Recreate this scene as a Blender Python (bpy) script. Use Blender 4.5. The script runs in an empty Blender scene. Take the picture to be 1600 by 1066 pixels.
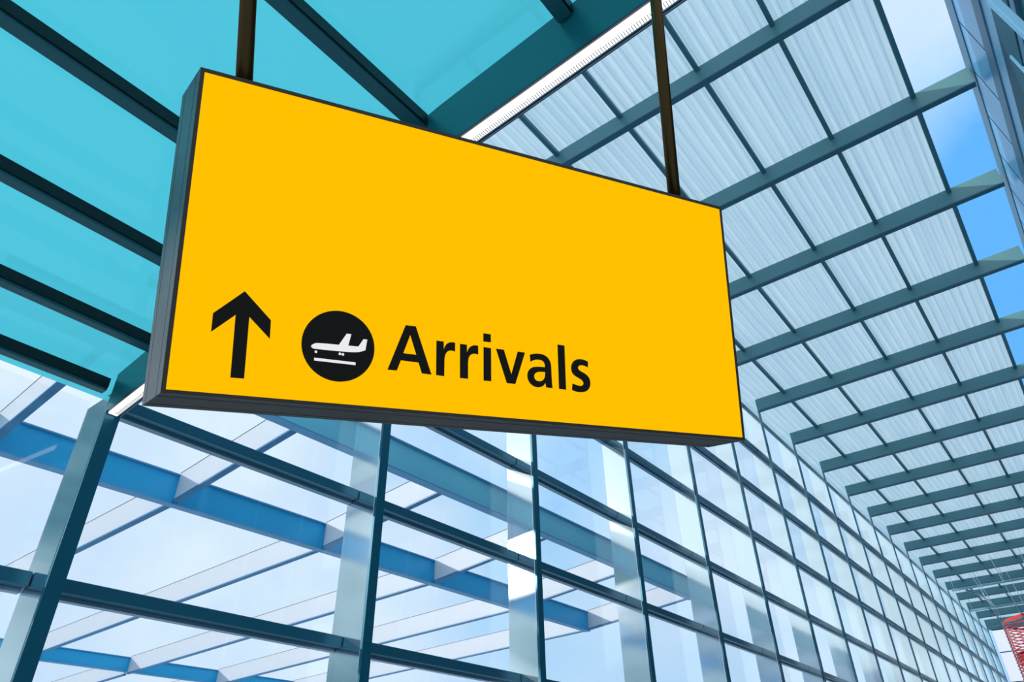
import bpy, bmesh, math, random
from mathutils import Vector, Matrix

random.seed(7)
S = 2.5            # metres per structural bay
COL = bpy.context.scene.collection
scene = bpy.context.scene

# ------------------------------------------------------------------ camera
YAW, PITCH, ROLL, FPX = -0.656615, 0.601202, -0.021218, 1105.156
def camera_matrix():
    cy, sy = math.cos(YAW), math.sin(YAW)
    cp, sp = math.cos(PITCH), math.sin(PITCH)
    cr, sr = math.cos(ROLL), math.sin(ROLL)
    Y = Matrix(((cy, -sy, 0), (sy, cy, 0), (0, 0, 1)))
    P = Matrix(((1, 0, 0), (0, cp, sp), (0, -sp, cp)))
    R0 = Matrix(((1, 0, 0), (0, 0, -1), (0, 1, 0)))
    R = Matrix(((cr, -sr, 0), (sr, cr, 0), (0, 0, 1)))
    M = R @ R0 @ P @ Y                     # world -> image axes (x right, y down, z forward)
    F = Matrix(((1, 0, 0), (0, -1, 0), (0, 0, -1)))
    return (F @ M).transposed()
cam_data = bpy.data.cameras.new('camera')
cam = bpy.data.objects.new('camera', cam_data)
COL.objects.link(cam)
cam_data.sensor_width = 36.0
cam_data.lens = FPX / 1600 * 36.0
cam_data.clip_start = 0.05
cam_data.clip_end = 2000
cam.matrix_world = camera_matrix().to_4x4()
scene.camera = cam

# ------------------------------------------------------------------ sky, sun, exposure
scene.view_settings.view_transform = 'Standard'
scene.view_settings.look = 'None'
scene.view_settings.gamma = 1
scene.view_settings.use_curve_mapping = False
scene.view_settings.exposure = 0.0

world = bpy.data.worlds.new('sky')
scene.world = world
world.use_nodes = True
wn, wl = world.node_tree.nodes, world.node_tree.links
wn.clear()
w_out = wn.new('ShaderNodeOutputWorld')
w_bg = wn.new('ShaderNodeBackground')
w_tc = wn.new('ShaderNodeTexCoord')
w_no = wn.new('ShaderNodeTexNoise')
w_no.inputs['Scale'].default_value = 2.6
w_no.inputs['Detail'].default_value = 6
w_no.inputs['Roughness'].default_value = 0.55
w_no.inputs['Distortion'].default_value = 0.4
w_map = wn.new('ShaderNodeMapping')
w_map.inputs['Location'].default_value = (1.3, 0.2, 0.6)
wl.new(w_tc.outputs['Generated'], w_map.inputs['Vector'])
wl.new(w_map.outputs['Vector'], w_no.inputs['Vector'])
# clearing in the clouds: blue towards the far end of the hall
w_dot = wn.new('ShaderNodeVectorMath'); w_dot.operation = 'DOT_PRODUCT'
_d = Vector((0.22, 0.86, 0.46)).normalized()
w_dot.inputs[1].default_value = _d
wl.new(w_tc.outputs['Generated'], w_dot.inputs[0])
w_rng = wn.new('ShaderNodeMapRange'); w_rng.interpolation_type = 'SMOOTHSTEP'
w_rng.inputs['From Min'].default_value = 0.93
w_rng.inputs['From Max'].default_value = 0.985
wl.new(w_dot.outputs['Value'], w_rng.inputs['Value'])
w_ca = wn.new('ShaderNodeMath'); w_ca.operation = 'MULTIPLY_ADD'       # noise*? + clearing
w_ca.inputs[1].default_value = 0.55
wl.new(w_rng.outputs['Result'], w_ca.inputs[0])
w_dot2 = wn.new('ShaderNodeVectorMath'); w_dot2.operation = 'DOT_PRODUCT'      # thinner cloud straight down the hall
w_dot2.inputs[1].default_value = Vector((-0.25, 0.93, 0.27)).normalized()
wl.new(w_tc.outputs['Generated'], w_dot2.inputs[0])
w_rng2 = wn.new('ShaderNodeMapRange'); w_rng2.interpolation_type = 'SMOOTHSTEP'
w_rng2.inputs['From Min'].default_value = 0.82; w_rng2.inputs['From Max'].default_value = 0.97
wl.new(w_dot2.outputs['Value'], w_rng2.inputs['Value'])
w_ad = wn.new('ShaderNodeMath'); w_ad.operation = 'MULTIPLY_ADD'; w_ad.inputs[1].default_value = 0.17
wl.new(w_rng2.outputs['Result'], w_ad.inputs[0]); wl.new(w_no.outputs['Fac'], w_ad.inputs[2])
wl.new(w_ad.outputs[0], w_ca.inputs[2])
w_ramp = wn.new('ShaderNodeValToRGB')
e = w_ramp.color_ramp.elements
e[0].position = 0.38; e[0].color = (0.80, 0.94, 1.05, 1)
e[1].position = 0.52; e[1].color = (0.67, 0.84, 1.04, 1)
k = w_ramp.color_ramp.elements.new(0.70); k.color = (0.47, 0.74, 1.02, 1)
k = w_ramp.color_ramp.elements.new(1.0); k.color = (0.13, 0.48, 1.0, 1)
wl.new(w_ca.outputs[0], w_ramp.inputs['Fac'])
# unseen sky behind the viewer, shaped for the column reflections
w_sep = wn.new('ShaderNodeSeparateXYZ'); wl.new(w_tc.outputs['Generated'], w_sep.inputs[0])
w_wh = wn.new('ShaderNodeMath'); w_wh.operation = 'MULTIPLY_ADD'; w_wh.inputs[1].default_value = -0.22   # bright cloud behind
# dark sky area added behind the viewer to darken the column reflections
w_bkd = wn.new('ShaderNodeVectorMath'); w_bkd.operation = 'DOT_PRODUCT'
w_bkd.inputs[1].default_value = (-0.67, 0.0, -1.0)
wl.new(w_tc.outputs['Generated'], w_bkd.inputs[0])
w_el = wn.new('ShaderNodeMapRange'); w_el.interpolation_type = 'SMOOTHSTEP'
w_el.inputs['From Min'].default_value = -0.004; w_el.inputs['From Max'].default_value = 0.012
wl.new(w_bkd.outputs['Value'], w_el.inputs['Value'])
w_bk = wn.new('ShaderNodeMapRange'); w_bk.interpolation_type = 'SMOOTHSTEP'
w_bk.inputs['From Min'].default_value = 0.0; w_bk.inputs['From Max'].default_value = -0.25
wl.new(w_sep.outputs['Y'], w_bk.inputs['Value'])
wl.new(w_bk.outputs[0], w_wh.inputs[0]); wl.new(w_ca.outputs[0], w_wh.inputs[2]); wl.new(w_wh.outputs[0], w_ramp.inputs['Fac'])
w_mu = wn.new('ShaderNodeMath'); w_mu.operation = 'MULTIPLY'
wl.new(w_el.outputs[0], w_mu.inputs[0]); wl.new(w_bk.outputs[0], w_mu.inputs[1])
w_mx = wn.new('ShaderNodeMix'); w_mx.data_type = 'RGBA'
w_n2 = wn.new('ShaderNodeTexNoise'); w_n2.inputs['Scale'].default_value = 4.5; w_n2.inputs['Detail'].default_value = 3
wl.new(w_tc.outputs['Generated'], w_n2.inputs['Vector'])
w_r2 = wn.new('ShaderNodeValToRGB')
w_r2.color_ramp.elements[0].position = 0.40; w_r2.color_ramp.elements[0].color = (0.09, 0.22, 0.29, 1)
w_r2.color_ramp.elements[1].position = 0.62; w_r2.color_ramp.elements[1].color = (0.50, 0.66, 0.77, 1)
wl.new(w_n2.outputs['Fac'], w_r2.inputs['Fac']); wl.new(w_r2.outputs['Color'], w_mx.inputs[7])
wl.new(w_mu.outputs[0], w_mx.inputs[0]); wl.new(w_ramp.outputs['Color'], w_mx.inputs[6])
wl.new(w_mx.outputs[2], w_bg.inputs['Color'])
w_bg.inputs['Strength'].default_value = 1.0
wl.new(w_bg.outputs[0], w_out.inputs['Surface'])

sun_data = bpy.data.lights.new('sun', 'SUN')
sun_data.energy = 2.2
sun_data.angle = math.radians(1.5)
sun_data.color = (1.0, 0.95, 0.88)
sun = bpy.data.objects.new('sun', sun_data)
COL.objects.link(sun)
SUN_DIR = Vector((-0.575, -0.76, 0.305)).normalized()
sun.rotation_euler = SUN_DIR.to_track_quat('Z', 'Y').to_euler()
sun.location = (0, 0, 40)

# ------------------------------------------------------------------ materials
def srgb(r, g, b):
    f = lambda c: (c/255/12.92) if c/255 <= 0.04045 else ((c/255+0.055)/1.055)**2.4
    return (f(r), f(g), f(b), 1)

def principled(name, col, rough=0.5, metal=0.0, var=0.0, vscale=3.0, spec=0.5, bump=0.0, bscale=20.0, stretch=(1, 1, 1), coat=0.0):
    m = bpy.data.materials.new(name); m.use_nodes = True
    n, l = m.node_tree.nodes, m.node_tree.links
    b = n['Principled BSDF']
    b.inputs['Base Color'].default_value = col
    b.inputs['Roughness'].default_value = rough
    b.inputs['Metallic'].default_value = metal
    b.inputs['Specular IOR Level'].default_value = spec
    b.inputs['Coat Weight'].default_value = coat
    tc = n.new('ShaderNodeTexCoord')
    mp = n.new('ShaderNodeMapping'); mp.inputs['Scale'].default_value = stretch
    l.new(tc.outputs['Object'], mp.inputs['Vector'])
    if var > 0:
        t = n.new('ShaderNodeTexNoise'); t.inputs['Scale'].default_value = vscale; t.inputs['Detail'].default_value = 5
        l.new(mp.outputs['Vector'], t.inputs['Vector'])
        mx = n.new('ShaderNodeMix'); mx.data_type = 'RGBA'
        mx.inputs[6].default_value = tuple(c*(1-var) for c in col[:3])+(1,)
        mx.inputs[7].default_value = tuple(min(1, c*(1+var)) for c in col[:3])+(1,)
        l.new(t.outputs['Fac'], mx.inputs[0])
        l.new(mx.outputs[2], b.inputs['Base Color'])
    if bump > 0:
        t2 = n.new('ShaderNodeTexNoise'); t2.inputs['Scale'].default_value = bscale; t2.inputs['Detail'].default_value = 2
        l.new(mp.outputs['Vector'], t2.inputs['Vector'])
        bp = n.new('ShaderNodeBump'); bp.inputs['Strength'].default_value = bump; bp.inputs['Distance'].default_value = 0.02
        l.new(t2.outputs['Fac'], bp.inputs['Height'])
        l.new(bp.outputs['Normal'], b.inputs['Normal'])
    return m

def glass(name, tint, refl=1.0, rough=0.0, frost=0.0):
    m = bpy.data.materials.new(name); m.use_nodes = True
    n, l = m.node_tree.nodes, m.node_tree.links
    n.clear()
    o = n.new('ShaderNodeOutputMaterial')
    tr = n.new('ShaderNodeBsdfTransparent'); tr.inputs['Color'].default_value = tint
    gl = n.new('ShaderNodeBsdfGlossy'); gl.inputs['Roughness'].default_value = rough
    gl.inputs['Color'].default_value = (0.95, 0.98, 1, 1)
    fr = n.new('ShaderNodeLayerWeight'); fr.inputs['Blend'].default_value = 0.5
    pw = n.new('ShaderNodeMath'); pw.operation = 'POWER'; pw.inputs[1].default_value = 5.0
    mu = n.new('ShaderNodeMath'); mu.operation = 'MULTIPLY_ADD'; mu.inputs[1].default_value = refl*0.9; mu.inputs[2].default_value = 0.03
    l.new(fr.outputs['Facing'], pw.inputs[0]); l.new(pw.outputs[0], mu.inputs[0])
    mx = n.new('ShaderNodeMixShader')
    l.new(mu.outputs[0], mx.inputs[0]); l.new(gl.outputs[0], mx.inputs[2])
    if frost > 0:
        tl = n.new('ShaderNodeBsdfTranslucent'); tl.inputs['Color'].default_value = tint
        m2 = n.new('ShaderNodeMixShader'); m2.inputs[0].default_value = frost
        l.new(tr.outputs[0], m2.inputs[1]); l.new(tl.outputs[0], m2.inputs[2]); l.new(m2.outputs[0], mx.inputs[1])
    else:
        l.new(tr.outputs[0], mx.inputs[1])
    l.new(mx.outputs[0], o.inputs['Surface'])
    return m

def emission(name, col, strength):
    m = bpy.data.materials.new(name); m.use_nodes = True
    n, l = m.node_tree.nodes, m.node_tree.links
    n.clear()
    o = n.new('ShaderNodeOutputMaterial'); e = n.new('ShaderNodeEmission')
    e.inputs['Color'].default_value = col; e.inputs['Strength'].default_value = strength
    l.new(e.outputs[0], o.inputs['Surface'])
    return m

M_steel = principled('teal_painted_steel', srgb(98, 148, 154), 0.38, 0.10, var=0.10, vscale=1.2)
M_flange = principled('dark_teal_painted_flange', srgb(52, 108, 126), 0.35, 0.2, var=0.08)
M_colflange = principled('column_flange_paint', srgb(24, 100, 124), 0.3, 0.3, var=0.08)
M_column = principled('brushed_steel_column', (0.88, 0.96, 0.985, 1), 0.09, 1.0, var=0.04, vscale=2.0, bump=0.05, bscale=1.2, stretch=(1, 1, 0.5))
M_transom = principled('transom_paint', srgb(44, 110, 136), 0.28, 0.35)
M_bead = principled('transom_bead_metal', srgb(120, 150, 170), 0.3, 0.5)
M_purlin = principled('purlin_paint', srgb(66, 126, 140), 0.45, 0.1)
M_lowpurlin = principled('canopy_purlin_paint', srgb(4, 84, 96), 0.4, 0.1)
M_lowdark = principled('near_black_finish', (0.004, 0.006, 0.01, 1), 0.4, 0.0, spec=0.3)
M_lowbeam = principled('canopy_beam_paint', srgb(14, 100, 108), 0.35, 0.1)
M_glass = glass('wall_glass', (0.975, 0.992, 1.0, 1), 0.35)
M_tglass = glass('teal_roof_glass', (0.30, 0.76, 0.82, 1), 0.45, frost=0.68)
M_outglass = glass('end_wall_glass', (0.97, 0.99, 1, 1), 0.6)
M_raft = principled('pale_rafter_paint', (0.60, 0.64, 0.72, 1), 0.45, 0.0, var=0.04)
M_rtop = principled('rafter_top_edge', srgb(60, 74, 96), 0.5)
M_rshade = principled('rafter_underside_shade_blue', srgb(30, 120, 170), 0.4, 0.0)  # shade under the rafters put into the flange colour as blue
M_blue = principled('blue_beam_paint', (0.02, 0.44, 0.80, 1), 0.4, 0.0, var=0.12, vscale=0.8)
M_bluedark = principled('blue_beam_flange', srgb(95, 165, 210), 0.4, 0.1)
M_signframe = principled('sign_housing_aluminium', srgb(44, 36, 29), 0.5, 0.0, spec=0.12)
M_signlit = principled('sign_end_lit_tone', srgb(92, 93, 98), 0.38, 0.5, var=0.08)  # light falling on the sign's end put into a paler housing tone
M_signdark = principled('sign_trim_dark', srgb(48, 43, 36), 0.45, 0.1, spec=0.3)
M_rod = principled('bronze_brown_rod', srgb(70, 52, 18), 0.3, 0.7)
M_yellow = emission('lit_yellow_acrylic', (1.0, 0.53, 0.0, 1), 1.0)
M_black = principled('black_vinyl', (0.006, 0.005, 0.003, 1), 0.5, spec=0.12)
M_white = emission('lit_white_acrylic', srgb(236, 236, 240), 1.0)
M_lamp = emission('lamp_tube', (1.0, 0.97, 0.95, 1), 2.2)
M_lamphouse = principled('lamp_housing', srgb(72, 72, 78), 0.35, 0.6)
M_floor = principled('pale_stone_floor', (0.52, 0.55, 0.58, 1), 0.5, 0.0, var=0.05)
M_ground = principled('ground_concrete', (0.46, 0.52, 0.56, 1), 0.9)
M_rail = principled('facade_rail_metal', srgb(66, 116, 146), 0.45, 0.0)
M_railpale = principled('facade_pale_bar', srgb(118, 180, 215), 0.4, 0.0)
M_facbeam = principled('facade_beam_paint', srgb(26, 84, 106), 0.55, 0.0, spec=0.3)
M_facdark = principled('facade_dark_teal_panel', srgb(0, 84, 96), 0.2, 0.0)
M_facglass = principled('facade_blue_glass', srgb(92, 172, 222), 0.3, 0.0, spec=0.4)
M_red = principled('red_lacquer', (0.90, 0.06, 0.05, 1), 0.35)
M_redp = principled('red_pink_lacquer', (0.85, 0.15, 0.22, 1), 0.4)
M_wire = principled('wire_steel', (0.8, 0.85, 0.88, 1), 0.3, 0.8)
M_track = principled('track_metal', srgb(150, 190, 205), 0.3, 0.5)
M_endglow = emission('end_wall_daylight_glow', srgb(228, 240, 255), 1.0)  # daylight in the end glazing put in as emission

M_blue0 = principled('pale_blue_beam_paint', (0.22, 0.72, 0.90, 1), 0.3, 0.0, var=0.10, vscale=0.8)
def roof_sheet():
    m = bpy.data.materials.new('ribbed_translucent_sheet'); m.use_nodes = True
    n, l = m.node_tree.nodes, m.node_tree.links
    n.clear()
    o = n.new('ShaderNodeOutputMaterial')
    d = n.new('ShaderNodeBsdfDiffuse'); t = n.new('ShaderNodeBsdfTranslucent')
    tc = n.new('ShaderNodeTexCoord'); mp = n.new('ShaderNodeMapping')
    mp.inputs['Scale'].default_value = (9, 0.25, 1)
    l.new(tc.outputs['Object'], mp.inputs['Vector'])
    no = n.new('ShaderNodeTexNoise'); no.inputs['Scale'].default_value = 1.6; no.inputs['Detail'].default_value = 4
    l.new(mp.outputs['Vector'], no.inputs['Vector'])
    r = n.new('ShaderNodeValToRGB')
    r.color_ramp.elements[0].position = 0.36; r.color_ramp.elements[0].color = (0.66, 0.84, 0.93, 1)
    r.color_ramp.elements[1].position = 0.66; r.color_ramp.elements[1].color = (0.80, 0.95, 1.0, 1)
    l.new(no.outputs['Fac'], r.inputs['Fac'])
    l.new(r.outputs['Color'], d.inputs['Color']); l.new(r.outputs['Color'], t.inputs['Color'])
    mx = n.new('ShaderNodeMixShader'); mx.inputs[0].default_value = 0.55
    l.new(d.outputs[0], mx.inputs[1]); l.new(t.outputs[0], mx.inputs[2])
    l.new(mx.outputs[0], o.inputs['Surface'])
    return m
M_sheet = roof_sheet()

# ------------------------------------------------------------------ helpers
def link_mesh(name, bm, mat, parent=None, bevel=0.0):
    if bevel > 0:
        bmesh.ops.bevel(bm, geom=bm.edges[:], offset=bevel, segments=2, affect='EDGES', profile=0.5)
    me = bpy.data.meshes.new(name)
    bm.to_mesh(me); bm.free()
    me.materials.append(mat)
    o = bpy.data.objects.new(name, me)
    COL.objects.link(o)
    if parent:
        o.parent = parent
    return o

def hexa(bm, c):
    """c: 8 corners, bottom ring then top ring"""
    v = [bm.verts.new(p) for p in c]
    for f in ((0, 3, 2, 1), (4, 5, 6, 7), (0, 1, 5, 4), (1, 2, 6, 5), (2, 3, 7, 6), (3, 0, 4, 7)):
        bm.faces.new([v[i] for i in f])

def box(bm, x0, x1, y0, y1, z0, z1):
    hexa(bm, [(x0, y0, z0), (x1, y0, z0), (x1, y1, z0), (x0, y1, z0), (x0, y0, z1), (x1, y0, z1), (x1, y1, z1), (x0, y1, z1)])

def boxes(name, lst, mat, parent=None, bevel=0.0, origin=(0, 0, 0)):
    bm = bmesh.new(); ox, oy, oz = origin
    for x0, x1, y0, y1, z0, z1 in lst:
        box(bm, x0*S-ox, x1*S-ox, y0*S-oy, y1*S-oy, z0*S-oz, z1*S-oz)
    return link_mesh(name, bm, mat, parent, bevel)

def tube(bm, pts, r, seg=10):
    pts = [Vector(p) for p in pts]
    rings = []
    for i, p in enumerate(pts):
        d = (pts[min(i+1, len(pts)-1)] - pts[max(i-1, 0)]).normalized()
        a = d.cross(Vector((0, 0, 1)))
        if a.length < 1e-3:
            a = d.cross(Vector((1, 0, 0)))
        a.normalize(); b = d.cross(a)
        rings.append([bm.verts.new(p + a*math.cos(t)*r + b*math.sin(t)*r) for t in [2*math.pi*j/seg for j in range(seg)]])
    for i in range(len(rings)-1):
        for j in range(seg):
            f = bm.faces.new((rings[i][j], rings[i][(j+1) % seg], rings[i+1][(j+1) % seg], rings[i+1][j])); f.smooth = True
    bm.faces.new(rings[0][::-1]); bm.faces.new(rings[-1])

def empty(name, loc=(0, 0, 0)):
    o = bpy.data.objects.new(name, None)
    o.location = loc; o.empty_display_size = 0.2
    COL.objects.link(o)
    return o

def tag(o, label=None, cat=None, group=None, kind=None):
    if label: o['label'] = label
    if cat: o['category'] = cat
    if group: o['group'] = group
    if kind: o['kind'] = kind
    return o

ORD = ['nearest', 'second', 'third', 'fourth', 'fifth', 'sixth', 'seventh', 'eighth', 'ninth', 'tenth', 'eleventh', 'twelfth',
       'thirteenth', 'fourteenth', 'fifteenth', 'sixteenth', 'seventeenth', 'eighteenth', 'nineteenth', 'twentieth']

# structural grid, in bays
XI, Y0, ZI, ZR = -1.939874, 6.668448, 3.492, 3.63
T = 0.041
KF, KL = -5, 13
yk = lambda k: Y0 + k
Y_END = 20.2
FLOOR = -0.70

# ------------------------------------------------------------------ floor and ground
tag(boxes('floor', [(-2.12, 6.0, -4, 24, FLOOR-0.06, FLOOR)], M_floor), 'pale stone concourse floor', kind='structure')
bm = bmesh.new(); box(bm, -600, 600, -600, 600, FLOOR*S-0.6, FLOOR*S-0.3)
tag(link_mesh('ground', bm, M_ground), 'grey paved ground outside the hall', kind='structure')

# ------------------------------------------------------------------ roof sheet (ribbed)
def ribbed(name, x0, x1, y0, y1, z, per, dep, mat, th=0.006):
    bm = bmesh.new()
    n = int(round((x1-x0)/per)); per = (x1-x0)/n
    prof = []
    for i in range(n):
        a = x0+i*per
        prof += [(a, 0), (a+per*0.58, 0), (a+per*0.68, dep), (a+per*0.90, dep)]
    prof.append((x1, 0))
    rows = []
    for yy in (y0, y1):
        rows.append([bm.verts.new((x, yy, z+h)) for x, h in prof])
    for i in range(len(prof)-1):
        bm.faces.new((rows[0][i], rows[1][i], rows[1][i+1], rows[0][i+1]))
    return link_mesh(name, bm, mat)
tag(ribbed('ceiling', -2.115*S, 0.298*S, 1.64*S, Y_END*S, (ZR+0.002)*S, 0.155, 0.014, M_sheet),
    'translucent ribbed roof sheet over the steel beams', kind='structure')

# ------------------------------------------------------------------ steel portal frames
def frame_label(i):
    where = ['whose column stands just right of the kinked canopy column',
             'whose column stands below the middle of the sign'][i] if i < 2 else 'beyond the yellow sign'
    return '%s steel portal frame, %s' % (ORD[i], where)
XB = 0.585
def portal(k, i):
    y = yk(k)
    root = empty('steel_frame', (XI*S, y*S, FLOOR*S))
    root['label'] = frame_label(i); root['category'] = 'steel frame'; root['group'] = 'steel portal frames along the glass wall'
    o = (XI*S, y*S, FLOOR*S)
    c = boxes('column', [(-2.11, XI-0.012, y+0.001, y+T-0.001, FLOOR, ZR)], M_column, root, 0.004, o)
    c['label'] = 'reflective brushed metal column'
    boxes('inner_flange', [(XI-0.012, XI, y, y+T, FLOOR, ZI)], M_colflange, c, 0.003, o)
    b = boxes('beam', [(XI-0.012, XB, y+0.001, y+T-0.001, ZI+0.010, ZR)], M_steel, root, 0.003, o)
    boxes('bottom_flange', [(XI, XB, y, y+T, ZI, ZI+0.010)], M_flange, b, 0.003, o)
    return root
def copy_tree(o, parent=None):
    c = o.copy(); COL.objects.link(c)
    if parent: c.parent = parent
    for ch in list(o.children):
        copy_tree(ch, c)
    return c
first = portal(KF, 0)
for i, k in enumerate(range(KF+1, KL+1)):
    r = copy_tree(first)
    r.location.y = yk(k)*S
    r['label'] = frame_label(i+1)

# ------------------------------------------------------------------ purlins between the beams
PX = [0.285, -0.205, -0.655, -1.175, -1.650, -2.09]
PN = ['edging the roof beside the open sky gap', 'first in from the open roof edge', 'second in from the open roof edge',
      'second out from the glass wall', 'first out from the glass wall', 'running along the top of the glass wall']
def purlin_label(i, j): return '%s teal purlin %s, counted from the canopy' % (ORD[i], PN[j])
for j, x in enumerate(PX):
    w = 0.014
    y = yk(KF)+T
    o = (x*S, y*S, ZR*S)
    p0 = boxes('roof_purlin', [(x-w, x+w, y+0.001, y+1-T-0.001, ZR-0.036, ZR)], M_purlin, None, 0.004, o)
    p0.location = o
    tag(p0, purlin_label(0, j), 'purlin', 'purlins between the roof beams')
    for i, k in enumerate(range(KF+1, KL+1)):
        c = p0.copy(); COL.objects.link(c); c.location = (o[0], (yk(k)+T)*S, o[2])
        c['label'] = purlin_label(i+1, j)
        if k == KL:
            c.scale.y = (Y_END-yk(k)-T)/(1-T)

# ------------------------------------------------------------------ glass wall: one window per bay
ZT = [-0.50, 0.013, 0.530, 1.062, 1.556, 2.070, 2.580, 3.090]
TH = 0.018
def window(n, y0, y1, ztop, label):
    root = empty('window_%d' % n, (-2.09*S, y0*S, FLOOR*S))
    tag(root, label, kind='structure')
    o = (-2.09*S, y0*S, FLOOR*S)
    lv = [z for z in ZT if z < ztop-0.03]
    lo = FLOOR
    for z in lv+[None]:
        hi = (z-TH) if z is not None else ztop
        boxes('pane', [(-2.088, -2.083, y0+0.001, y1-0.001, lo+0.001, hi-0.001)], M_glass, root, 0, o)
        if z is not None:
            t = boxes('transom', [(-2.100, -2.046, y0+0.001, y1-0.001, z-TH, z+TH)], M_transom, root, 0.006, o)
            boxes('glazing_bead', [(-2.105, -2.080, y0+0.001, y1-0.001, z-TH-0.010, z-TH)], M_bead, t, 0.002, o)
            lo = z+TH
    return root
n = 1
window(n, -0.9, yk(-6), 1.052, 'glass wall bay under the low canopy'); n += 1
window(n, yk(-6)+T, yk(-5), 1.60, 'glass wall bay beside the kinked canopy column'); n += 1
for i, k in enumerate(range(-5, 14)):
    y1 = yk(k+1) if k < 13 else Y_END
    window(n, yk(k)+T, y1, ZR-0.038, '%s glass wall bay of the high hall' % ORD[i]); n += 1

# ------------------------------------------------------------------ low canopy: frame A with its column, purlins, teal glass
KA = yk(-6)
zb_tab = [(-1.94, 0.972), (-0.70, 1.124), (-0.10, 1.150), (0.66, 1.170)]
zt_tab = [(-2.12, 1.085), (-1.94, 1.100), (-0.70, 1.272), (-0.10, 1.308), (0.66, 1.330)]
def interp(tab, x):
    if x <= tab[0][0]: return tab[0][1]+(x-tab[0][0])*(tab[1][1]-tab[0][1])/(tab[1][0]-tab[0][0])
    for (a, za), (b, zb) in zip(tab, tab[1:]):
        if x <= b: return za+(zb-za)*(x-a)/(b-a)
    return tab[-1][1]
zb = lambda x: interp(zb_tab, x)
zt = lambda x: interp(zt_tab, x)
def swept(name, xs, y0, y1, f0, f1, mat, parent=None, bevel=0.0, origin=(0, 0, 0)):
    bm = bmesh.new(); O = Vector(origin)
    rings = []
    for x in xs:
        rings.append([bm.verts.new(Vector((x*S, yy*S, zz*S))-O) for yy, zz in ((y0, f0(x)), (y1, f0(x)), (y1, f1(x)), (y0, f1(x)))])
    for a, b in zip(rings, rings[1:]):
        for j in range(4):
            bm.faces.new((a[j], a[(j+1) % 4], b[(j+1) % 4], b[j]))
    bm.faces.new(rings[0][::-1]); bm.faces.new(rings[-1])
    bmesh.ops.recalc_face_normals(bm, faces=bm.faces[:])
    return link_mesh(name, bm, mat, parent, bevel)
xsA = [XI-0.012, -1.94, -0.70, -0.10, 0.62]
oA = (XI*S, KA*S, FLOOR*S)
ca = empty('canopy_portal', oA)
tag(ca, 'kinked steel canopy frame with leaning column and sloping beam left of the sign', 'steel frame')
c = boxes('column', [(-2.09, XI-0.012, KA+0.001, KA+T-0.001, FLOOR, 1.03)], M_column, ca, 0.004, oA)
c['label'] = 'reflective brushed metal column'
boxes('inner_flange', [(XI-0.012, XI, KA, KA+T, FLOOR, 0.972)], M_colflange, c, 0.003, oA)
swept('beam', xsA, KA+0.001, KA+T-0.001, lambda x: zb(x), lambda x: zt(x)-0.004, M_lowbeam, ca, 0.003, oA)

# linear lamp in the soffit of that beam
la = empty('linear_light', ((-0.6)*S, (KA+0.015)*S, 1.10*S))
oL = ((-0.6)*S, (KA+0.015)*S, 1.10*S)
tag(la, 'long lit linear lamp under the sloping canopy beam', 'lamp')
xsL = [-1.93, -0.70, -0.10, 0.60]
swept('housing', xsL, KA+0.0, KA+T+0.0, lambda x: zb(x)-0.008, lambda x: zb(x)-0.001, M_lamphouse, la, 0, oL)
swept('diffuser', xsL, KA+0.003, KA+0.027, lambda x: zb(x)-0.013, lambda x: zb(x)-0.009, M_lamp, la, 0, oL)
bm = bmesh.new()
x = -1.92
while x < 0.58:
    z = zb(x)-0.0145
    box(bm, x*S-oL[0], (x+0.0012)*S-oL[0], (KA+0.016)*S-oL[1], (KA+0.0262)*S-oL[1], z*S-oL[2], (z+0.002)*S-oL[2])
    x += 0.0052
link_mesh('louvre', bm, M_lamphouse, la)
for yy in (KA+0.0285, KA+0.0345):
    swept('edge_trim', xsL, yy, yy+0.002, lambda x: zb(x)-0.012, lambda x: zb(x)-0.009, M_bead, la, 0, oL)

LPX = [-2.0, -1.748, -1.443, -1.115, -0.747, -0.372, 0.0, 0.36]
LPN = ['at the canopy edge on the glass wall', 'second from the glass wall', 'third from the glass wall', 'fourth from the glass wall',
       'fifth from the glass wall, ending behind the sign top', 'sixth from the glass wall, near the top of the lamp',
       'seventh from the glass wall', 'eighth from the glass wall']
YC0 = -1.6
for x, nme in zip(LPX, LPN):
    z1 = zt(x)-0.006; z0 = z1-0.038
    o = (x*S, YC0*S, z0*S)
    w = 0.015
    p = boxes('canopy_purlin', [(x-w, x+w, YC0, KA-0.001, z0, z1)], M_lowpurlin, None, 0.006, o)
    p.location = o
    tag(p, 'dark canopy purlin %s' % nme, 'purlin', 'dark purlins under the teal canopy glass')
    boxes('dark_side_strip', [(x+w, x+w+0.004, YC0, KA-0.002, z0+0.008, z1)], M_lowdark, p, 0, o)  # near-black strip on the purlin side away from the glass wall
for j, (a, b) in enumerate(zip(LPX, LPX[1:])):
    bm = bmesh.new()
    xa, xb = a+0.0015, b-0.0015
    if j == 0: xa = -2.11
    za, zbb = zt(xa), zt(xb)
    hexa(bm, [(xa*S, YC0*S, za*S), (xb*S, YC0*S, zbb*S), (xb*S, (KA+T)*S, zbb*S), (xa*S, (KA+T)*S, za*S),
              (xa*S, YC0*S, za*S+0.012), (xb*S, YC0*S, zbb*S+0.012), (xb*S, (KA+T)*S, zbb*S+0.012), (xa*S, (KA+T)*S, za*S+0.012)])
    g = link_mesh('roof_glass_panel', bm, M_tglass)
    tag(g, 'teal tinted canopy glass panel, %s counted from the glass wall' % ('first' if j == 0 else ORD[j]), 'glass panel', 'teal glass panels of the canopy')

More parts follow.
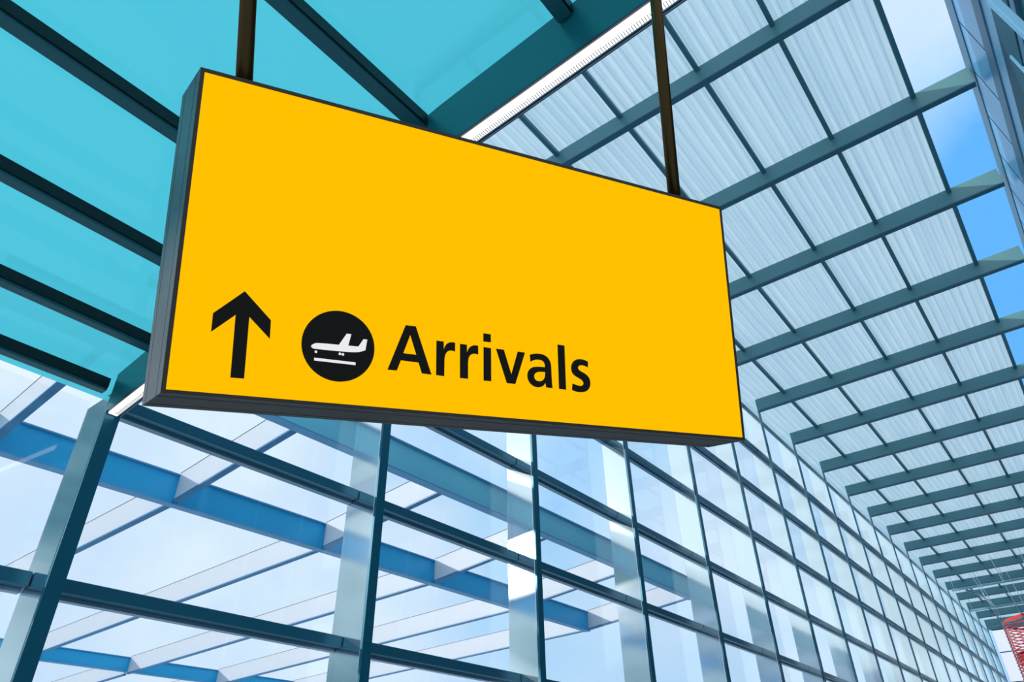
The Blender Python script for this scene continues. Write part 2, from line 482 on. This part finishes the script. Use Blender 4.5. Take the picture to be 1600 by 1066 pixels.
# ------------------------------------------------------------------ outdoor trellis seen through the glass wall
zo_tab = [(-7.95, 1.328), (-3.64, 1.445), (-2.59, 1.549)]
zo = lambda x: interp(zo_tab, x)
def long_beam(x, y0, y1, z0, z1, label, mat=None):
    o = (x*S, y0*S, z0*S)
    r = empty('outdoor_beam', o); tag(r, label, 'beam', 'long blue beams of the outdoor trellis')
    boxes('web', [(x-0.012, x+0.012, y0, y1, z0+0.008, z1-0.008)], mat or M_blue, r, 0.003, o)
    boxes('bottom_flange', [(x-0.028, x+0.028, y0, y1, z0, z0+0.008)], M_bluedark, r, 0.002, o)
    boxes('top_flange', [(x-0.028, x+0.028, y0, y1, z1-0.008, z1)], M_bluedark, r, 0.002, o)
Y_OE = 5.76
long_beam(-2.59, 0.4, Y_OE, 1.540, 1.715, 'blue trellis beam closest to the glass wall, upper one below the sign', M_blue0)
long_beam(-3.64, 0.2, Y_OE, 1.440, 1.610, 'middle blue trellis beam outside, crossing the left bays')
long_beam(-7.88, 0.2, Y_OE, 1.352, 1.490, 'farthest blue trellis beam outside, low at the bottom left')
RY = [0.80, 1.70, 2.70, 3.70, 4.70, 5.72]
spans = [(-3.61, -2.62), (-7.85, -3.67), (-10.2, -7.91)]
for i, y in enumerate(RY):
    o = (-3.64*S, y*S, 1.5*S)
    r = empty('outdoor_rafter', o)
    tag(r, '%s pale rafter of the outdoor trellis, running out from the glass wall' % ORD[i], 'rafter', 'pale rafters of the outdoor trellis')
    for name, mat, d0, d1, yy in (('web', M_raft, 0.010, 0.165, 0.008), ('bottom_flange', M_rshade, 0.0, 0.010, 0.018), ('top_edge', M_rtop, 0.165, 0.168, 0.010)):
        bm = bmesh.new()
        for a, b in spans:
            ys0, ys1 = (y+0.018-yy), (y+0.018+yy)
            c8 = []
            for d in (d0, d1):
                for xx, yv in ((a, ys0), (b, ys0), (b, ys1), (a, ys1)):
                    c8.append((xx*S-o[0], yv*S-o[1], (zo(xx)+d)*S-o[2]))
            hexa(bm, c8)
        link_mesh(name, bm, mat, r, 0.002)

# ------------------------------------------------------------------ facade of the neighbouring block at right
fr = empty('wall_right', (0.585*S, 3.15*S, 0))
tag(fr, 'glazed facade of the neighbouring block beyond the roof gap', kind='structure')
fr.rotation_euler.z = -math.atan(0.0145)
TL = 0.085                                     # lean of the facade: x grows going down
def slab(name, z0, z1, y0, y1, mat, off=0.0, th=0.03, bevel=0.0, lean=TL):
    bm = bmesh.new()
    fx = lambda z: (3.64-z)*lean+off
    c8 = []
    for z in (z0, z1):
        for dx, yy in ((0, y0), (th, y0), (th, y1), (0, y1)):
            c8.append(((fx(z)+dx)*S, yy*S, z*S))
    hexa(bm, c8)
    return link_mesh(name, bm, mat, fr, bevel)
FY0, FY1 = -2.2, 17.0
slab('top_rail', 3.56, 3.685, FY0, FY1, M_rail, 0, 0.03, 0.01)
slab('glass_band', 3.24, 3.56, FY0, FY1, M_facglass, 0.006, 0.01)
for q in range(12):
    yy = 0.105+0.4*q
    slab('joint', 3.225, 3.56, yy, yy+0.006, M_lowdark, 0.0045, 0.003)
slab('middle_rail', 3.135, 3.24, FY0, FY1, M_rail, -0.004, 0.03, 0.01)
slab('pale_band', 3.01, 3.135, FY0, FY1, M_railpale, 0.004, 0.02)
slab('lower_beam', 2.80, 3.01, FY0, FY1, M_facbeam, -0.002, 0.06, 0.01)
slab('lower_rail', 2.75, 2.80, FY0, FY1, M_rail, 0.004, 0.03, 0.01)
slab('dark_glass', FLOOR, 2.75, FY0, FY1, M_facdark, 0.022, 0.02)
slab('bracket_bar', 1.9, 2.76, -0.665, -0.620, M_railpale, -0.088, 0.03, 0.006, 0.10)
for q in range(6):
    yy = -0.16+0.42*q
    slab('mullion', 1.0, 2.90, yy, yy+0.018, M_railpale, -0.010, 0.02, 0.004)

# ------------------------------------------------------------------ far end wall
ew = empty('wall_far', (0, Y_END*S, FLOOR*S))
tag(ew, 'bright glazed end wall far down the hall', kind='structure')
oE = (0, Y_END*S, FLOOR*S)
zl = [FLOOR, 0.6, 1.2, 1.8, 2.41, 3.02, 3.49]
for a, b in zip(zl, zl[1:]):
    boxes('glowing_pane', [(-1.93, 0.7, Y_END+0.01, Y_END+0.03, a+0.008, b-0.008)], M_endglow, ew, 0, oE)
    boxes('rail', [(-1.93, 0.7, Y_END-0.01, Y_END+0.04, b-0.010, b+0.010)], M_colflange, ew, 0, oE)
boxes('fascia', [(-2.1, 0.7, Y_END+0.0, Y_END+0.05, 3.505, ZR)], M_steel, ew, 0, oE)

# ------------------------------------------------------------------ hanging light tracks
def track(label, pts, hangers, r=0.055):
    o = Vector(pts[0])*S
    t = empty('light_track', o); tag(t, label, 'light track', 'pale tracks hung under the far roof')
    bm = bmesh.new(); tube(bm, [Vector(p)*S-o for p in pts], r, 12)
    link_mesh('tube', bm, M_track, t)
    for h in hangers:
        bm = bmesh.new(); a = Vector(h)*S-o
        b = Vector((h[0], h[1], ZR-0.004))*S-o
        tube(bm, [a, b], 0.012, 6)
        link_mesh('hanger_wire', bm, M_wire, t)
track('pale light track hung across the hall, the nearer one', [(-1.84, 15.33, 3.395), (0.3, 15.33, 3.395)], [(-1.80, 15.33, 3.41), (-1.0, 15.33, 3.41), (-0.2, 15.33, 3.41)])
track('pale light track hung across the hall, the farther one', [(-1.84, 16.85, 3.31), (0.3, 16.85, 3.31)], [(-1.80, 16.85, 3.33), (-0.9, 16.85, 3.33)])
track('curved pale light track linking the two cross tracks', [(-1.62, 15.37, 3.37), (-1.50, 15.65, 3.345), (-1.45, 16.0, 3.33), (-1.42, 16.4, 3.32), (-1.40, 16.81, 3.31)], [(-1.45, 16.1, 3.34)], 0.05)

# ------------------------------------------------------------------ red ring sculpture
cx, cy_, R = -0.42, 15.0, 0.83
oR = Vector((cx, cy_, 1.0))*S
rs = empty('ring_sculpture', oR)
tag(rs, 'red hanging sculpture of stacked hoops at the far lower right', 'sculpture')
def ring_pts(z, rad, n=48):
    return [Vector((math.cos(2*math.pi*i/n)*rad*S, math.sin(2*math.pi*i/n)*rad*S, (z-1.0)*S)) for i in range(n+1)]
for q in range(34):
    bm = bmesh.new(); tube(bm, ring_pts(2.60-0.050*q, R), 0.021, 6)
    link_mesh('hoop', bm, M_red if q % 3 else M_redp, rs)
bm = bmesh.new()
nseg = 64
ra, rb = [], []
for i in range(nseg+1):
    t = 2*math.pi*i/nseg; zz = (2.62-1.0)*S
    ra.append((bm.verts.new((math.cos(t)*R*S, math.sin(t)*R*S, zz)), bm.verts.new((math.cos(t)*R*S, math.sin(t)*R*S, zz+0.09))))
    rb.append((bm.verts.new((math.cos(t)*(R-0.03)*S, math.sin(t)*(R-0.03)*S, zz)), bm.verts.new((math.cos(t)*(R-0.03)*S, math.sin(t)*(R-0.03)*S, zz+0.09))))
for i in range(nseg):
    bm.faces.new((ra[i][0], ra[i+1][0], ra[i+1][1], ra[i][1])); bm.faces.new((rb[i][0], rb[i][1], rb[i+1][1], rb[i+1][0]))
    bm.faces.new((ra[i][0], rb[i][0], rb[i+1][0], ra[i+1][0])); bm.faces.new((ra[i][1], ra[i+1][1], rb[i+1][1], rb[i][1]))
link_mesh('top_band', bm, M_red, rs)
for q in range(12):
    t = 2*math.pi*(q+0.5)/12
    bm = bmesh.new()
    p = Vector((math.cos(t)*(R-0.004)*S, math.sin(t)*(R-0.004)*S, 0))
    tube(bm, [p+Vector((0, 0, (1.02-1.0)*S)), p+Vector((0, 0, (2.6-1.0)*S))], 0.018, 6)
    link_mesh('post', bm, M_redp, rs)
# slanting red sail inside the hoops
bm = bmesh.new()
prev = None
for i in range(17):
    t = math.radians(150+i*11)
    zc = (2.28-1.0-0.03*i)*S
    a = Vector((math.cos(t)*(R-0.03)*S, math.sin(t)*(R-0.03)*S, zc)); b = a+Vector((0, 0, -0.16*S))
    a2 = a*1.0; c_ = [bm.verts.new(a), bm.verts.new(b), bm.verts.new(b+Vector((-a.x, -a.y, 0)).normalized()*0.03), bm.verts.new(a+Vector((-a.x, -a.y, 0)).normalized()*0.03)]
    if prev:
        for j in range(4):
            bm.faces.new((prev[j], prev[(j+1) % 4], c_[(j+1) % 4], c_[j]))
    prev = c_
link_mesh('red_band', bm, M_red, rs)
for t in (math.radians(180), math.radians(200), math.radians(235), math.radians(262), math.radians(290), math.radians(120)):
    bm = bmesh.new()
    p = Vector((math.cos(t)*(R-0.01)*S, math.sin(t)*(R-0.01)*S, (2.66-1.0)*S))
    q_ = Vector((p.x*1.25, p.y*0.9, (ZR-0.004-1.0)*S))
    tube(bm, [p, q_], 0.012, 6)
    link_mesh('hanger_wire', bm, M_wire, rs)

# ------------------------------------------------------------------ the yellow sign
P0 = Vector((-1.093906960328363, 0.3278358266632607, 1.3800416635090866))
E1 = Vector((0.4348806632812757, 0.890943898475895, 0.13075847380805392))
E2 = Vector((-0.2006793337365987, 0.24845511377103555, -0.9476274908697282))
W = Vector((-0.12000088390226485, 0.021514134713511747, 0.02388312722241768))
SW, SH = 1.49098, 0.72553
NF = E1.cross(E2).normalized()
if NF.dot(W) > 0: NF = -NF                    # out of the face, towards the reader
WD = W.length
oS = P0 + E1*SW/2 + E2*SH + W*0.5
sg = empty('hanging_sign', oS)
tag(sg, 'large lit yellow hanging sign reading Arrivals with arrow and landing plane', 'sign')
def sp(u, v, w=0.0, n=0.0):
    return P0 + E1*u + E2*v + W*w + NF*n - oS
def sbox(bm, u0, u1, v0, v1, w0, w1):
    hexa(bm, [sp(u0, v1, w0), sp(u1, v1, w0), sp(u1, v1, w1), sp(u0, v1, w1), sp(u0, v0, w0), sp(u1, v0, w0), sp(u1, v0, w1), sp(u0, v0, w1)])
fw_l, fw_t, fw_r, fw_b = 0.0085, 0.0095, 0.0072, 0.0080
# housing: four channels round the edge plus the back
hb = bmesh.new()
sbox(hb, 0, SW, 0, SH, 0.06, 1.0)
bmesh.ops.recalc_face_normals(hb, faces=hb.faces[:])
hs = link_mesh('housing', hb, M_signframe, sg, 0.0012)
for ua, ub in ((-0.0006, 0.0), (SW, SW+0.0006)):  # thin plates carrying the painted-in lit tone of the ends
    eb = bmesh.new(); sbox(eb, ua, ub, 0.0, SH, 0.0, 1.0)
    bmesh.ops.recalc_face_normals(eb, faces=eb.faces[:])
    link_mesh('lit_end_plate', eb, M_signlit, sg)['label'] = 'grey aluminium end, toned lighter as if lit'
# shadow grooves of the extruded edge profile, left end and underside
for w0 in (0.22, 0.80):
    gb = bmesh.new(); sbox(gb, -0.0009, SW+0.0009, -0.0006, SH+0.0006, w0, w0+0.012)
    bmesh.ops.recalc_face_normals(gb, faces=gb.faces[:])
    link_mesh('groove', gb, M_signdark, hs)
for u0, u1, v0, v1 in ((0, SW, 0, fw_t), (0, SW, SH-fw_b, SH), (0, fw_l, fw_t, SH-fw_b), (SW-fw_r, SW, fw_t, SH-fw_b)):
    tb = bmesh.new(); sbox(tb, u0, u1, v0, v1, 0.0, 0.058)
    bmesh.ops.recalc_face_normals(tb, faces=tb.faces[:])
    link_mesh('edge_trim', tb, M_signdark, sg, 0.0006)
fb = bmesh.new(); sbox(fb, fw_l, SW-fw_r, fw_t, SH-fw_b, 0.012, 0.05)
bmesh.ops.recalc_face_normals(fb, faces=fb.faces[:])
face = link_mesh('sign_face', fb, M_yellow, sg)
face['label'] = 'glowing yellow acrylic face'
face_n = -0.012*abs(W.dot(NF))                 # depth of the yellow surface behind the trim

def flat_shape(name, loops, n0, th, mat, parent):
    cu = bpy.data.curves.new(name, 'CURVE'); cu.dimensions = '2D'; cu.fill_mode = 'BOTH'; cu.extrude = th/2
    for lp in loops:
        s = cu.splines.new('POLY'); s.points.add(len(lp)-1)
        for i, (u, v) in enumerate(lp): s.points[i].co = (u, v, 0, 1)
        s.use_cyclic_u = True
    tmp = bpy.data.objects.new(name, cu); COL.objects.link(tmp)
    dg = bpy.context.evaluated_depsgraph_get()
    me = bpy.data.meshes.new_from_object(tmp.evaluated_get(dg))
    COL.objects.unlink(tmp); bpy.data.objects.remove(tmp)
    me2 = me
    for v in me2.vertices:
        u, vv, w = v.co
        # skewed plane: keep u, v exact on the face plane
        p = P0 + E1*u + E2*vv + W*0.012 + NF*(n0 + th/2 + w) - oS
        v.co = p
    me2.materials.clear(); me2.materials.append(mat)
    o = bpy.data.objects.new(name, me2); COL.objects.link(o); o.parent = parent
    return o
def circle(cu_, cv, r, n=64):
    return [(cu_+r*math.cos(2*math.pi*i/n), cv+r*math.sin(2*math.pi*i/n)) for i in range(n)]
def smooth(lp, corners_deg=38, it=2):
    """round the traced curves, keep the sharp corners"""
    for _ in range(it):
        out = []
        n = len(lp)
        for i in range(n):
            a, b, c = Vector(lp[i-1]), Vector(lp[i]), Vector(lp[(i+1) % n])
            d1, d2 = (b-a), (c-b)
            ang = math.degrees(d1.angle(d2)) if d1.length > 1e-9 and d2.length > 1e-9 else 0
            if ang > corners_deg or ang < 1.5 or d1.length > 0.03 and d2.length > 0.03:
                out.append(tuple(b))
            else:
                out.append(tuple(b-d1*min(0.25, 0.003/d1.length))); out.append(tuple(b+d2*min(0.25, 0.003/d2.length)))
        lp = out
    return lp
LET = {"A": [[[0.4829, 0.5235], [0.5074, 0.5234], [0.5475, 0.6327], [0.5244, 0.6323], [0.5159, 0.608], [0.474, 0.6074], [0.4654, 0.6319], [0.4439, 0.6323]], [[0.4945, 0.5455], [0.5102, 0.5904], [0.4793, 0.5902]]], "r": [[[0.5583, 0.5506], [0.5765, 0.5508], [0.5767, 0.5696], [0.5793, 0.562], [0.584, 0.5549], [0.59, 0.5512], [0.596, 0.5495], [0.6051, 0.5498], [0.605, 0.5717], [0.6008, 0.5703], [0.5947, 0.57], [0.5887, 0.5717], [0.5835, 0.576], [0.5802, 0.5836], [0.5788, 0.5924], [0.5788, 0.6332], [0.5588, 0.6326]]], "r2": [[[0.6174, 0.551], [0.6351, 0.551], [0.6355, 0.5705], [0.6381, 0.5621], [0.6427, 0.5557], [0.6486, 0.5517], [0.6556, 0.5496], [0.6642, 0.55], [0.6646, 0.5716], [0.6596, 0.5706], [0.6526, 0.5707], [0.6463, 0.5732], [0.6413, 0.5786], [0.639, 0.5854], [0.6382, 0.5957], [0.6384, 0.6332], [0.618, 0.6333]]], "i": [[[0.678, 0.5172], [0.6977, 0.5173], [0.6979, 0.5372], [0.678, 0.5376]], [[0.6784, 0.5513], [0.6983, 0.5518], [0.6983, 0.6333], [0.6784, 0.6335]]], "v": [[[0.7114, 0.5517], [0.7326, 0.5514], [0.7521, 0.6106], [0.7706, 0.5514], [0.7906, 0.552], [0.7627, 0.6335], [0.7397, 0.6336]]], "a": [[[0.8038, 0.5558], [0.8124, 0.5525], [0.8226, 0.5502], [0.8345, 0.5499], [0.8448, 0.5513], [0.8541, 0.5561], [0.8599, 0.5631], [0.8632, 0.5705], [0.8642, 0.5812], [0.8644, 0.595], [0.8648, 0.6164], [0.8662, 0.6342], [0.8483, 0.6336], [0.8464, 0.622], [0.8425, 0.6284], [0.8365, 0.6328], [0.8305, 0.6349], [0.8237, 0.6358], [0.8162, 0.6352], [0.8079, 0.6318], [0.8014, 0.626], [0.7974, 0.6186], [0.7956, 0.6098], [0.797, 0.6014], [0.801, 0.5942], [0.8073, 0.5886], [0.8158, 0.585], [0.8285, 0.5833], [0.8464, 0.5828], [0.8461, 0.5755], [0.8434, 0.5697], [0.8383, 0.5664], [0.8307, 0.5653], [0.823, 0.5658], [0.8136, 0.5687], [0.8055, 0.5732]], [[0.8466, 0.5954], [0.8367, 0.5954], [0.8265, 0.5967], [0.8196, 0.6], [0.8156, 0.6047], [0.8147, 0.6093], [0.8162, 0.6152], [0.8208, 0.6193], [0.8275, 0.6204], [0.8334, 0.6195], [0.8395, 0.6166], [0.8439, 0.6109], [0.8461, 0.6038]]], "l": [[[0.8845, 0.5193], [0.905, 0.5199], [0.9052, 0.6342], [0.8849, 0.6339]]], "s": [[[0.9742, 0.5541], [0.9652, 0.5512], [0.9561, 0.5498], [0.9471, 0.55], [0.9379, 0.5527], [0.9296, 0.5584], [0.9245, 0.566], [0.9223, 0.5749], [0.9232, 0.5841], [0.9264, 0.5908], [0.9333, 0.5959], [0.943, 0.6], [0.95, 0.6029], [0.9553, 0.6066], [0.9579, 0.611], [0.9566, 0.6166], [0.9519, 0.6198], [0.9456, 0.6204], [0.9368, 0.6193], [0.9297, 0.6177], [0.9248, 0.6163], [0.9228, 0.6334], [0.9325, 0.6359], [0.9413, 0.6369], [0.9502, 0.6367], [0.9593, 0.635], [0.9685, 0.6307], [0.9752, 0.6234], [0.9784, 0.6145], [0.9785, 0.605], [0.9757, 0.5967], [0.9696, 0.5902], [0.9617, 0.586], [0.9528, 0.5826], [0.9466, 0.5798], [0.9432, 0.5757], [0.9434, 0.5713], [0.9472, 0.5674], [0.9536, 0.5656], [0.9608, 0.5659], [0.973, 0.5693]]], "arrow": [[[0.1333, 0.4982], [0.1896, 0.5536], [0.1905, 0.5938], [0.1467, 0.5521], [0.1475, 0.6825], [0.1215, 0.6831], [0.1199, 0.5518], [0.0771, 0.5937], [0.0772, 0.5543]]], "plane": [[[0.2747, 0.5993], [0.276, 0.5967], [0.2785, 0.5945], [0.2821, 0.5923], [0.2858, 0.5909], [0.3064, 0.5898], [0.3335, 0.589], [0.3491, 0.562], [0.3592, 0.5617], [0.3539, 0.5884], [0.3762, 0.5877], [0.3869, 0.5694], [0.3952, 0.5695], [0.3922, 0.594], [0.3854, 0.5971], [0.3775, 0.6], [0.3665, 0.6018], [0.3538, 0.6025], [0.3226, 0.6035], [0.2829, 0.604], [0.279, 0.6034], [0.2764, 0.6019]]], "runway": [[[0.2829, 0.6236], [0.3715, 0.6241], [0.3718, 0.63], [0.2832, 0.6296]]]}
TH_V = 0.0008
for key, nm in (('A', 'letter_a_capital'), ('r', 'letter_r'), ('r2', 'letter_r'), ('i', 'letter_i'), ('v', 'letter_v'), ('a', 'letter_a'), ('l', 'letter_l'), ('s', 'letter_s')):
    loops = LET[key]
    if key in ('r', 'r2', 'a', 's'): loops = [smooth(lp) for lp in loops]
    flat_shape(nm, loops, 0.0002, TH_V, M_black, sg)
flat_shape('arrow', LET['arrow'], 0.0002, TH_V, M_black, sg)
disc = flat_shape('pictogram_disc', [circle(0.3336, 0.5911, 0.0790, 96)], 0.0002, TH_V, M_black, sg)
disc['label'] = 'black disc with white landing plane'
flat_shape('plane_symbol', [smooth(LET['plane'][0], 50, 1)], 0.0012, TH_V, M_white, disc)
flat_shape('runway_line', LET['runway'], 0.0012, TH_V, M_white, disc)
for cu_, cv in ((0.2858, 0.6104), (0.3367, 0.6088), (0.3433, 0.6093)):
    flat_shape('wheel_dot', [circle(cu_, cv, 0.0028, 24)], 0.0012, TH_V, M_white, disc)

# hanger rods up to the canopy
for a, d in (((-1.10609, 0.43656, 1.40636), (0.1798017, -0.2848993, 0.9415433)), ((-0.55576, 1.56402, 1.57183), (0.1916737, -0.2525266, 0.9484152))):
    a = Vector(a); d = Vector(d).normalized()
    t = 0.0
    for _ in range(40):
        p = a+d*t
        t += ((zt(p.x/S)*S - 0.012)-p.z)/d.z*0.9
    bm = bmesh.new()
    tube(bm, [a-oS, a+d*t-oS], 0.0195, 20)
    rod = link_mesh('hanger_rod', bm, M_rod, sg)
    top = a+d*t-oS
    bm = bmesh.new()
    box(bm, top.x-0.07, top.x+0.07, top.y-0.07, top.y+0.07, top.z-0.006, top.z+0.004)
    link_mesh('mounting_plate', bm, M_rod, rod, 0.002)
